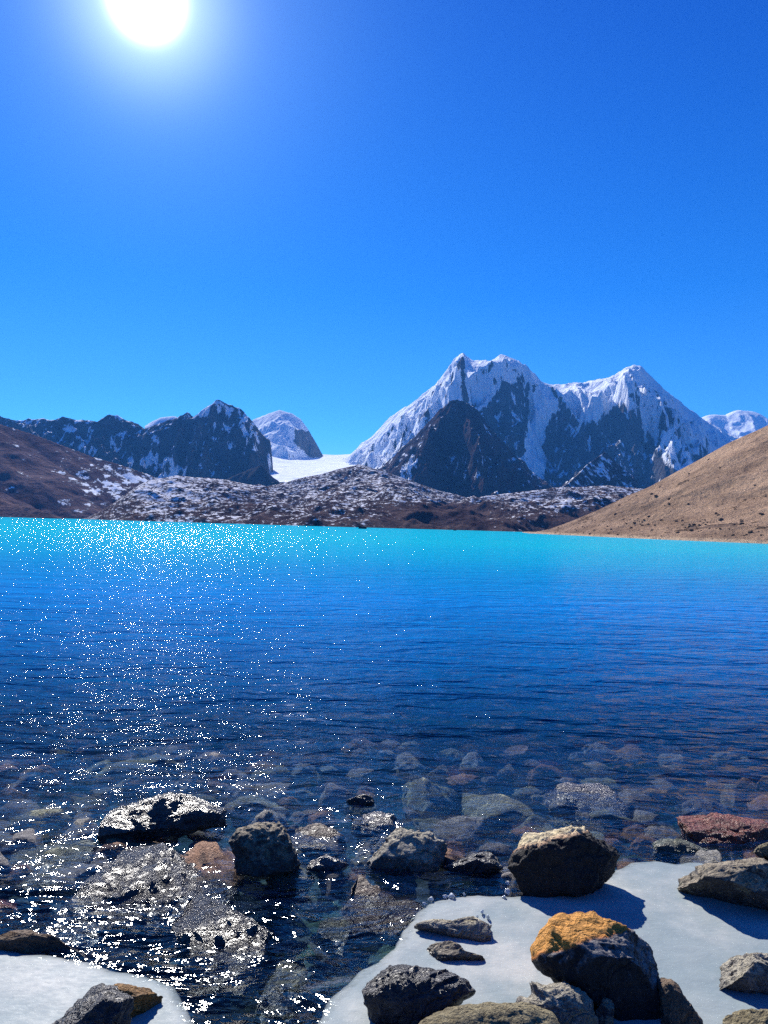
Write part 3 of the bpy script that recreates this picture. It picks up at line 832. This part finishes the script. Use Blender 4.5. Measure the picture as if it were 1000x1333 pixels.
B('stone', [(130, 1087), (150, 1070), (175, 1057), (205, 1042), (235, 1035), (265, 1036), (285, 1044), (299, 1058), (292, 1071), (265, 1076), (235, 1087), (212, 1096), (185, 1101), (150, 1100)],
  WETD, 'flat wet grey slab standing out of the lake at left, black along its underside', lean=1.7, kd=0.16, seed=16, p=0.5, facets=8, cat='stone', wl=1090, rough=0.07)
B('boulder', [(299, 1090), (310, 1075), (335, 1069), (365, 1073), (380, 1087), (391, 1113), (390, 1130), (365, 1140), (330, 1145), (305, 1138), (297, 1112)],
  GREY, 'dark domed boulder standing in the water right of the wet slab', kd=0.6, lean=0.5, seed=17, facets=9)
B('boulder', [(226, 1205), (236, 1165), (258, 1151), (288, 1154), (312, 1172), (338, 1195), (352, 1225), (357, 1252), (340, 1290), (300, 1310), (262, 1300), (235, 1255)],
  WETD, 'wet boulder in the sun glitter with only its rough rear tip above water', kd=0.35, lean=1.9, seed=18, wl=1210, facets=8)
B('boulder', [(52, 1232), (70, 1190), (110, 1152), (160, 1127), (210, 1114), (260, 1119), (300, 1141), (312, 1168), (300, 1205), (250, 1245), (180, 1265), (110, 1262), (62, 1250)],
  WETD, 'broad rounded boulder barely awash in the glittering water at lower left', kd=0.3, lean=5.0, seed=19, wl=1100, facets=8, p=0.8)
B('boulder', [(325, 1350), (333, 1302), (358, 1272), (385, 1255), (403, 1262), (407, 1285), (412, 1320), (395, 1370), (350, 1380)],
  GREEN, 'mossy grey boulder under water at the bottom, left of the ice edge', kd=0.5, lean=2.5, seed=20, wl=1236)
B('stone', [(477, 1137), (482, 1120), (498, 1100), (507, 1084), (520, 1081), (560, 1089), (583, 1101), (581, 1120), (570, 1137), (550, 1146), (515, 1142), (490, 1147)],
  GREYB, 'flat topped square grey stone standing out of the water at centre', kd=0.42, lean=1.5, seed=21, p=0.45, facets=4, cut=(.85, .97), cat='stone', wl=1124)
B('stone', [(573, 1133), (588, 1116), (612, 1109), (638, 1111), (650, 1123), (656, 1136), (630, 1144), (590, 1145)],
  DARK, 'low wet black stone in the water just right of the square grey stone', kd=0.5, lean=1.0, seed=22, sub=5, cat='stone', wl=1128)
B('stone', [(398, 1137), (405, 1122), (425, 1114), (447, 1116), (454, 1130), (450, 1144), (410, 1146)],
  WETG, 'small low stone at the waterline between the domed boulder and the square stone', kd=0.5, lean=1.2, seed=24, sub=5, cat='stone', wl=1124)
B('stone', [(376, 1108), (384, 1082), (402, 1076), (430, 1083), (452, 1101), (445, 1114), (405, 1120)],
  BROWN, 'brownish stone awash behind the domed boulder on its right', kd=0.4, lean=2.6, seed=25, sub=5, cat='stone', wl=1073)
B('stone', [(456, 1082), (464, 1067), (490, 1061), (515, 1067), (527, 1085), (508, 1101), (472, 1100)],
  WETG, 'pale grey stone under water right behind the square grey stone', kd=0.4, lean=2.6, seed=26, sub=5, cat='stone', wl=1058)
B('stone', [(450, 1046), (457, 1038), (472, 1035), (485, 1040), (488, 1048), (470, 1053)],
  DARK, 'tiny black stone tip breaking the water, farthest out of the stones', kd=0.5, lean=0.9, seed=27, sub=5, cat='stone', wl=1044)
B('boulder', [(881, 1081), (893, 1070), (940, 1065), (985, 1067), (1030, 1072), (1040, 1095), (1000, 1110), (950, 1113), (915, 1106), (892, 1094)],
  REDR, 'rust red boulder awash at the right edge behind the rounded dark boulder', kd=0.2, lean=4.0, seed=28, wl=1080, p=0.6, facets=6)
B('stone', [(984, 1119), (989, 1106), (1000, 1098), (1030, 1100), (1040, 1122)],
  BUFF, 'small pale stone at the right edge between the red boulder and the dark one', lean=0.8, seed=29, sub=5, cat='stone')
B('stone', [(846, 1112), (862, 1101), (890, 1098), (915, 1106), (930, 1124), (880, 1130), (853, 1126)],
  GREEN, 'greenish stone under shallow water against the rear ice edge at right', kd=0.4, lean=3.0, seed=30, sub=5, cat='stone', wl=1092)
B('boulder', [(438, 1162), (455, 1148), (490, 1154), (518, 1178), (548, 1176), (552, 1192), (532, 1218), (502, 1247), (480, 1228), (458, 1197)],
  BROWN, 'long brown boulder slanting under water beside the tip of the right ice', kd=0.3, lean=3.2, seed=31, wl=1142, p=0.6)
B('boulder', [(58, 1350), (78, 1313), (103, 1288), (117, 1281), (135, 1289), (150, 1305), (161, 1325), (168, 1352), (130, 1400), (80, 1390)],
  DARK, 'black peaked boulder rising from the left ice', kd=0.6, lean=0.5, seed=32, facets=9)
B('stone', [(128, 1286), (148, 1280), (180, 1287), (209, 1301), (202, 1316), (178, 1328), (155, 1334), (136, 1315)],
  OCHRE, 'orange ochre stone behind the black peaked boulder on the left ice', kd=0.5, lean=1.0, seed=33, sub=5, cat='stone')
B('stone', [(-30, 1240), (0, 1221), (60, 1224), (110, 1231), (138, 1243), (110, 1258), (0, 1250)],
  BROWN, 'low brown stone under the rear edge of the left ice sheet', kd=0.3, lean=3.0, seed=35, sub=5, cat='stone', wl=1216)
B('stone', [(-40, 1200), (-12, 1170), (18, 1172), (25, 1186), (10, 1206)],
  REDR, 'small reddish stone under water at the left edge', kd=0.4, lean=3.0, seed=36, sub=5, cat='stone', wl=1160)
B('boulder', [(-10, 1160), (15, 1118), (55, 1096), (105, 1104), (122, 1138), (80, 1166), (20, 1176)],
  GREEN, 'big greenish grey boulder under water at the left edge', kd=0.3, lean=4.0, seed=37, wl=1082, sub=5)
B('boulder', [(700, 1040), (730, 1030), (790, 1042), (830, 1070), (850, 1098), (800, 1106), (740, 1085)],
  WETG, 'long dark boulder under water running right behind the tan topped boulder', kd=0.3, lean=4.0, seed=38, wl=1010, sub=5)
B('stone', [(412, 1215), (425, 1196), (445, 1205), (460, 1240), (450, 1262), (425, 1245)],
  GREEN, 'pale blurred stone deep in the dark pool left of the long brown boulder', kd=0.4, lean=4.0, seed=39, wl=1160, sub=5, cat='stone')

# stones lying on the lake bed
tints = [('grey', SGREY, (0.5, 'rounded grey')), ('pale', SPALE, (0.3, 'pale grey')), ('brown', SBROWN, (0.2, 'brown')), ('green', SGREEN, (0.2, 'greenish')), ('red', REDR, (0.1, 'reddish'))]
v5, f5 = ico(4)
protos = {}
for kname, mt, _ in tints:
    for q in range(3):
        vv = v5 * np.array([1.0, 0.75, 0.42]) 
        vv = sculpt(vv, 1, 70 + q + 10 * len(protos), 13, (0.62, 0.95), 0.95, 0.11)
        o = mesh_obj('submerged_stone', vv, f5, mt)
        protos[(kname, q)] = o.data
        bpy.data.objects.remove(o)


def place(name, me, loc, sc, rz, label, cat, group, tilt=0.0):
    o = bpy.data.objects.new(name, me); scene.collection.objects.link(o)
    o.location = loc; o.scale = sc if isinstance(sc, tuple) else (sc,) * 3; o.rotation_euler = (tilt, tilt * .6, rz)
    tag(o, label, cat, group)
    return o


rr_ = random.Random(5)
taken = []
named = [(700, 994, 34, 'brown', 'light brown stone on the lake bed, farther out than the tan topped boulder'),
         (932, 1009, 18, 'brown', 'small orange brown stone on the lake bed far out at the right'),
         (820, 1026, 36, 'grey', None), (925, 1047, 52, 'grey', None), (995, 1003, 22, 'brown', None), (742, 1010, 26, 'grey', None), (860, 1002, 22, 'grey', None),
         (640, 1040, 60, 'green', None), (560, 1020, 50, 'green', None), (690, 1060, 40, 'green', None), (610, 1070, 50, 'pale', None), (560, 1062, 30, 'green', None),
         (60, 1060, 60, 'green', None), (100, 1075, 40, 'pale', None), (30, 1090, 50, 'grey', None), (60, 992, 34, 'brown', None), (30, 1010, 30, 'pale', None),
         (170, 1010, 36, 'green', None), (130, 985, 30, 'green', None), (240, 1010, 40, 'pale', None), (340, 1040, 46, 'green', None), (350, 1062, 40, 'pale', None),
         (430, 1020, 36, 'grey', None), (400, 1050, 30, 'grey', None), (300, 1000, 30, 'grey', None), (650, 1100, 30, 'grey', None), (470, 1120, 24, 'green', None),
         (20, 1040, 40, 'grey', None), (400, 985, 30, 'pale', None), (530, 978, 34, 'pale', None), (960, 1030, 30, 'grey', None), (780, 985, 30, 'grey', None)]
items = list(named)
for k in range(170):
    for _ in range(30):
        py = 955 + 190 * rr_.random() ** 0.8; px = rr_.uniform(-60, 1060)
        s = 15 + 34 * rr_.random() ** 1.5 * (0.5 + (py - 950) / 190)
        if all(math.hypot(px - a[0], (py - a[1]) * 2.2) > (s + a[2]) * 0.55 for a in items): break
    items.append((px, py, s, rr_.choices(['grey', 'pale', 'brown', 'green'], [4, 1.4, 2.6, 2.2])[0], None))
MARKS = [(735, 1120, 'the tan topped boulder'), (530, 1115, 'the square grey stone'), (345, 1105, 'the dark domed boulder'), (215, 1065, 'the flat wet slab'),
         (955, 1090, 'the rust red boulder'), (470, 1042, 'the tiny black stone tip'), (180, 1190, 'the broad awash boulder'), (615, 1125, 'the low wet black stone'),
         (700, 994, 'the light brown far out stone'), (932, 1009, 'the orange brown far out stone')]


def where(px, py, marks=MARKS):
    mx_, my_, nm = min(marks, key=lambda q: math.hypot(px - q[0], (py - q[1]) * 1.6))
    dx, dy = px - mx_, (py - my_) * 1.6
    far = 'just ' if math.hypot(dx, dy) < 70 else ''
    if abs(dx) > 1.8 * abs(dy): return far + ('right of ' if dx > 0 else 'left of ') + nm
    side = '' if abs(dy) > 2.2 * abs(dx) else (', rightward' if dx > 0 else ', leftward')
    return far + ('in front of ' if dy > 0 else 'beyond ') + nm + side


HUE = {'grey': 'dark grey', 'pale': 'pale grey', 'brown': 'brown', 'green': 'greenish'}
for (px, py, s, kn, lab) in items:
    d0 = on_water(px, py)
    zc = -0.02 - 0.026 * max(0, d0[1] - 3.2)
    zc *= rr_.uniform(0.8, 1.5)
    q = on_water(px, py, 0)
    f = 0.75                                                 # the bent line of sight below the surface
    dep = -zc
    loc = (q[0] * (1 + dep * 0.9 / q[1]), q[1] + dep * 0.9, zc - 0.2 * s / FPX * q[1])
    sc = s / FPX * q[1]
    place('submerged_stone', protos[(kn, rr_.randrange(3))], loc, (sc, sc * rr_.uniform(.9, 1.5), sc * rr_.uniform(0.8, 1.2)), rr_.uniform(-0.5, 0.5) + rr_.choice([0, math.pi]),
          lab or f"{'small' if s < 21 else 'large' if s > 34 else 'middling'} {HUE[kn]} sunken stone {where(px, py)}", 'stone', 'stones on the lake bed' if lab is None else None, rr_.uniform(-.15, .15))

# ------------------------------------------------------------------ ice
ICE, t, out = new_mat('lake_ice')
n1 = noise(t, 3.0, 6, 0.6); n2 = noise(t, 26, 6, 0.7, stretch=(1, 2.2, 1, (0, 0, R(20)))); n3 = noise(t, 120, 3, 0.6)
n0 = noise(t, 1.1, 5, 0.65, dist=0.6)
c = mixc(t, ramp(t, n1, [(0.38, 0), (0.6, 1)]), (0.27, 0.32, 0.325), (0.45, 0.46, 0.43))
c = mixc(t, ramp(t, n0, [(0.42, 0), (0.60, 0.7)]), c, (0.22, 0.28, 0.29))
c = mixc(t, ramp(t, n3, [(0.66, 0), (0.74, 0.5)]), c, (0.7, 0.7, 0.68))
c = mixc(t, ramp(t, n2, [(0.54, 0), (0.66, 0.55)]), c, (0.29, 0.34, 0.35))
p = t.nodes.new('ShaderNodeBsdfPrincipled'); t.links.new(c, p.inputs['Base Color'])
t.links.new(ramp(t, n2, [(0.3, 0.40), (0.7, 0.6)]), p.inputs['Roughness'])
p.inputs['Specular IOR Level'].default_value = 0.05
hh = math_(t, 'ADD', math_(t, 'MULTIPLY', n1, 2.0), math_(t, 'MULTIPLY', n2, 0.35))
t.links.new(bump(t, hh, 0.6, 0.007), p.inputs['Normal'])
et = t.nodes.new('ShaderNodeBsdfTransparent'); et.inputs[0].default_value = (0.9, 0.95, 0.97, 1)
em = t.nodes.new('ShaderNodeMixShader')
ea = attr(t, 'edge')
ef = ramp(t, math_(t, 'ADD', ea, math_(t, 'MULTIPLY', math_(t, 'SUBTRACT', n2, 0.5), 0.8)), [(0.0, 0.35), (0.55, 1.0)])
t.links.new(math_(t, 'MULTIPLY', ef, ramp(t, ea, [(0.0, 0.0), (0.05, 1.0)])), em.inputs[0])
t.links.new(et.outputs[0], em.inputs[1]); t.links.new(p.outputs[0], em.inputs[2]); t.links.new(em.outputs[0], out.inputs['Surface'])


def ice_sheet(outline, label, seed, lumps=()):
    P = np.array([on_water(x, y, 0.008)[:2] for x, y in outline])
    B_ = np.concatenate([P[k] + (P[(k + 1) % len(P)] - P[k]) * np.linspace(0, 1, 90, endpoint=False)[:, None] for k in range(len(P))])
    st = 0.013
    lo, hi = P.min(0) - .03, P.max(0) + .03
    lo[1] = max(lo[1], 1.55)
    X, Y = np.meshgrid(np.arange(lo[0], hi[0], st), np.arange(lo[1], hi[1], st))
    wx = 0.020 * fbm(X * 9, Y * 9 + seed, o=4); wy = 0.020 * fbm(X * 9 + 40, Y * 9 + seed, o=4)
    xw, yw = X + wx, Y + wy
    d = np.full(X.shape, 9.0)
    for k in range(0, len(B_), 3):
        d = np.minimum(d, (xw - B_[k, 0]) ** 2 + (yw - B_[k, 1]) ** 2)
    d = np.sqrt(d) * np.where(inside(xw, yw, [tuple(q) for q in P]), 1, -1)
    e = np.clip(d / 0.08, 0, 1)
    z = 0.0085 * np.clip(d / 0.02, -1, 1) + 0.0015 * perlin(X * 11, Y * 11) * e
    zb = -0.03 * e - 0.009
    ny, nx = X.shape
    keep = (d > -0.014)
    F = grid_faces(ny, nx); ok = keep.ravel()[F].all(1); F = F[ok]
    n = nx * ny
    Vt = np.stack([X, Y, z], -1).reshape(-1, 3); Vb = np.stack([X, Y, zb], -1).reshape(-1, 3)
    # rim: edges used by one face only
    E = np.concatenate([F[:, [0, 1]], F[:, [1, 2]], F[:, [2, 3]], F[:, [3, 0]]])
    key = np.minimum(E[:, 0], E[:, 1]) * n + np.maximum(E[:, 0], E[:, 1])
    u, idx, cnt = np.unique(key, return_index=True, return_counts=True)
    rim = E[idx[cnt == 1]]
    S4 = np.stack([rim[:, 1], rim[:, 0], rim[:, 0] + n, rim[:, 1] + n], 1)
    A = np.concatenate([F, F[:, ::-1] + n, S4]); V = np.concatenate([Vt, Vb]); ed = np.tile(d.ravel() / 0.08, 2)
    used = np.unique(A); mp = np.zeros(2 * n, int); mp[used] = np.arange(len(used))
    o = mesh_obj('ice_sheet', V[used], mp[A], ICE, smooth=True, attrs={'edge': ed[used]})
    tag(o, label, 'ice')
    return o


ice_sheet([(392, 1370), (420, 1312), (438, 1290), (455, 1278), (472, 1262), (490, 1250), (512, 1232), (520, 1215), (535, 1198), (548, 1182), (560, 1174), (590, 1167), (620, 1163), (660, 1166),
           (700, 1162), (760, 1150), (800, 1132), (822, 1122), (850, 1119), (880, 1123), (905, 1121), (960, 1125), (1100, 1128), (1300, 1150), (1300, 1480), (392, 1480)],
          'large sheet of milky white ice at the lower right with boulders frozen in', 3)
ice_sheet([(-200, 1236), (0, 1232), (40, 1240), (80, 1243), (115, 1250), (145, 1262), (190, 1268), (225, 1282), (238, 1300), (262, 1345), (262, 1480), (-300, 1480)],
          'smaller sheet of sunlit white ice in the bottom left corner', 8)

CLEAR, t, out = new_mat('clear_ice')
p = t.nodes.new('ShaderNodeBsdfPrincipled'); p.inputs['Base Color'].default_value = (0.82, 0.88, 0.92, 1)
p.inputs['Roughness'].default_value = 0.12; p.inputs['Transmission Weight'].default_value = 0.45; p.inputs['IOR'].default_value = 1.31
t.links.new(bump(t, noise(t, 60, 4), 0.5, 0.004), p.inputs['Normal']); t.links.new(p.outputs[0], out.inputs['Surface'])
vl, fl = ico(3)
lump = mesh_obj('ice_lump', sculpt(vl * np.array([1, .8, .7]), 1, 90, 12, (.55, .9), .95, .14), fl, CLEAR)
lm = lump.data; bpy.data.objects.remove(lump)
for (px, py, s) in [(562, 1171, 6), (579, 1168, 5), (589, 1167, 7), (552, 1177, 4), (604, 1164, 3),
                    (660, 1160, 6), (661, 1150, 5), (657, 1168, 4)]:
    q = on_water(px, py, 0.012); sc = s / FPX * q[1]
    place('ice_lump', lm, tuple(q), sc, rr_.uniform(0, 6), {562: 'clear ice lump on the ice rim, second from the left end', 579: 'small clear ice lump in the middle of the rim row', 589: 'largest clear ice lump on the rear ice rim', 552: 'leftmost little ice lump on the rear ice rim', 604: 'tiny ice lump right of the largest one on the rim', 660: 'upper front ice lump against the foot of the tan topped boulder', 661: 'topmost ice lump on the left foot of the tan topped boulder', 657: 'lowest ice lump at the left foot of the tan topped boulder'}[px], 'ice', 'ice lumps along the rim of the ice sheet', rr_.uniform(-.4, .4))
for (px, py, s, sx) in [(628, 1188, 5, 1.2), (636, 1194, 6, .8), (622, 1193, 4, .8)]:
    q = on_water(px, py, 0.018); sc = s / FPX * q[1]
    place('ice_lump', lm, tuple(q), (sc * sx, sc * .6, sc * 1.1), rr_.uniform(0, 6), {628: 'middle upright ice splinter behind the flat stone wedge', 636: 'right ice splinter behind the flat stone wedge', 622: 'small left ice splinter behind the flat stone wedge'}[px], 'ice', 'ice splinters behind the flat stone', .3)

# ------------------------------------------------------------------ boulders on the far shore and hillside
BLD = mountain_mat('hillside_rock', (0.07, 0.05, 0.04), (0.22, 0.15, 0.11), (0.26, 0.17, 0.11), 0.8, 0.15, snow_noise=0.0)
FARD = mountain_mat('dark_shore_rock', (0.012, 0.013, 0.02), (0.05, 0.05, 0.065), (0.04, 0.04, 0.05), 0.4, 0.3, snow_noise=0.0)
hb = []
for q in range(4):
    o = mesh_obj('hillside_boulder', sculpt(v5 * np.array([1, .8, .6]), 1, 130 + q, 12, (.6, .9), .9, .06), f5, BLD); hb.append(o.data); bpy.data.objects.remove(o)


def on_terrain(key, px, py):
    X, Y, Z, PX, PY = TERR[key]
    m = (np.abs(PX - px) < 1.2) & (np.abs(PY - py) < 1.2)
    if not m.any(): return None
    k = np.argmin(np.where(m, Y, 1e9)); return np.array([X.flat[k], Y.flat[k], Z.flat[k]])


def hill_label(px, py, s):
    top = np.interp(px, _hp, _hy); bot = np.interp(px, _sp, _sy); v_ = (py - top) / (bot - top)
    h_ = ('just below the skyline', 'high on the slope', 'halfway down the slope', 'low on the slope', 'close to the shore')[int(np.clip(v_ * 5, 0, 4))]
    w_ = ('at the left toe', 'left of the middle', 'right of the middle', 'near the right edge')[int(np.clip((px - 710) / 73, 0, 3))]
    return f"{'tiny' if s < 1.4 else 'small' if s < 2.4 else 'larger'} brown boulder {h_} of the brown hill, {w_}"


cand = [(886, 583, 2.6), (922, 588, 4.5), (905, 598, 2.2), (978, 692, 4.5), (965, 681, 4), (940, 676, 4.5), (932, 668, 3), (990, 668, 3), (900, 690, 3), (860, 676, 3.5), (845, 672, 3), (955, 696, 3.5)]
for _ in range(70):
    px = rr_.uniform(790, 1000); cand.append((px, rr_.gauss(678 + (px - 800) * 0.045, 4.0), 1.0 + 2.4 * rr_.random() ** 2))
while len(cand) < 190:
    px = rr_.uniform(720, 1000); top = 552 + (1000 - px) * 0.49
    py = top + (698 - top) * rr_.random() ** (0.55 if rr_.random() < .6 else 1.0)
    cand.append((px, py, 0.9 + 2.4 * rr_.random() ** 2.2))
for k, (px, py, s) in enumerate(cand):
    q = on_terrain('brown_hill', px, py)
    if q is None or q[2] < 0.05: continue
    sc = s / FPX * q[1]
    lab = {0: 'boulder standing on the skyline of the brown hill', 1: 'largest boulder high on the face of the brown hill'}.get(k)
    place('hillside_boulder', hb[k % 4], tuple(q + np.array([0, 0, sc * .1])), (sc, sc, sc * rr_.uniform(.7, 1.2)), rr_.uniform(0, 6),
          lab or hill_label(px, py, s), 'boulder', None if lab else 'boulders scattered on the brown hill')
for (px, py, s, lab) in [(471, 688.3, 8, 'pointed black boulder on the far shore below the snowy moraine'), (592, 690.6, 3, 'small dark boulder on the far shore right of the pointed black one')]:
    q = on_water(px, py)
    sc = s / FPX * q[1]
    o = mesh_obj('shore_boulder', sculpt(v5 * np.array([1, .8, .9]), 1, 77, 10, (.6, .9), .9, .06), f5, FARD)
    o.location = tuple(q); o.scale = (sc, sc, sc * .75); tag(o, lab, 'boulder')

# ------------------------------------------------------------------ air
HZ, t, out = new_mat('air')
pv = t.nodes.new('ShaderNodeVolumePrincipled'); pv.inputs['Density'].default_value = 0.00006
pv.inputs['Color'].default_value = (0.08, 0.36, 1.0, 1); pv.inputs['Anisotropy'].default_value = 0.1
t.links.new(pv.outputs[0], out.inputs['Volume'])
bm = bmesh.new(); bmesh.ops.create_cube(bm, size=1.0)
for q in bm.verts: q.co = Vector((q.co.x * 11000, -300 + (q.co.y + .5) * 8600, -13 + (q.co.z + .5) * 1600))
me = bpy.data.meshes.new('haze'); bm.to_mesh(me); bm.free(); me.materials.append(HZ)
o = bpy.data.objects.new('haze', me); scene.collection.objects.link(o); tag(o, kind='stuff')
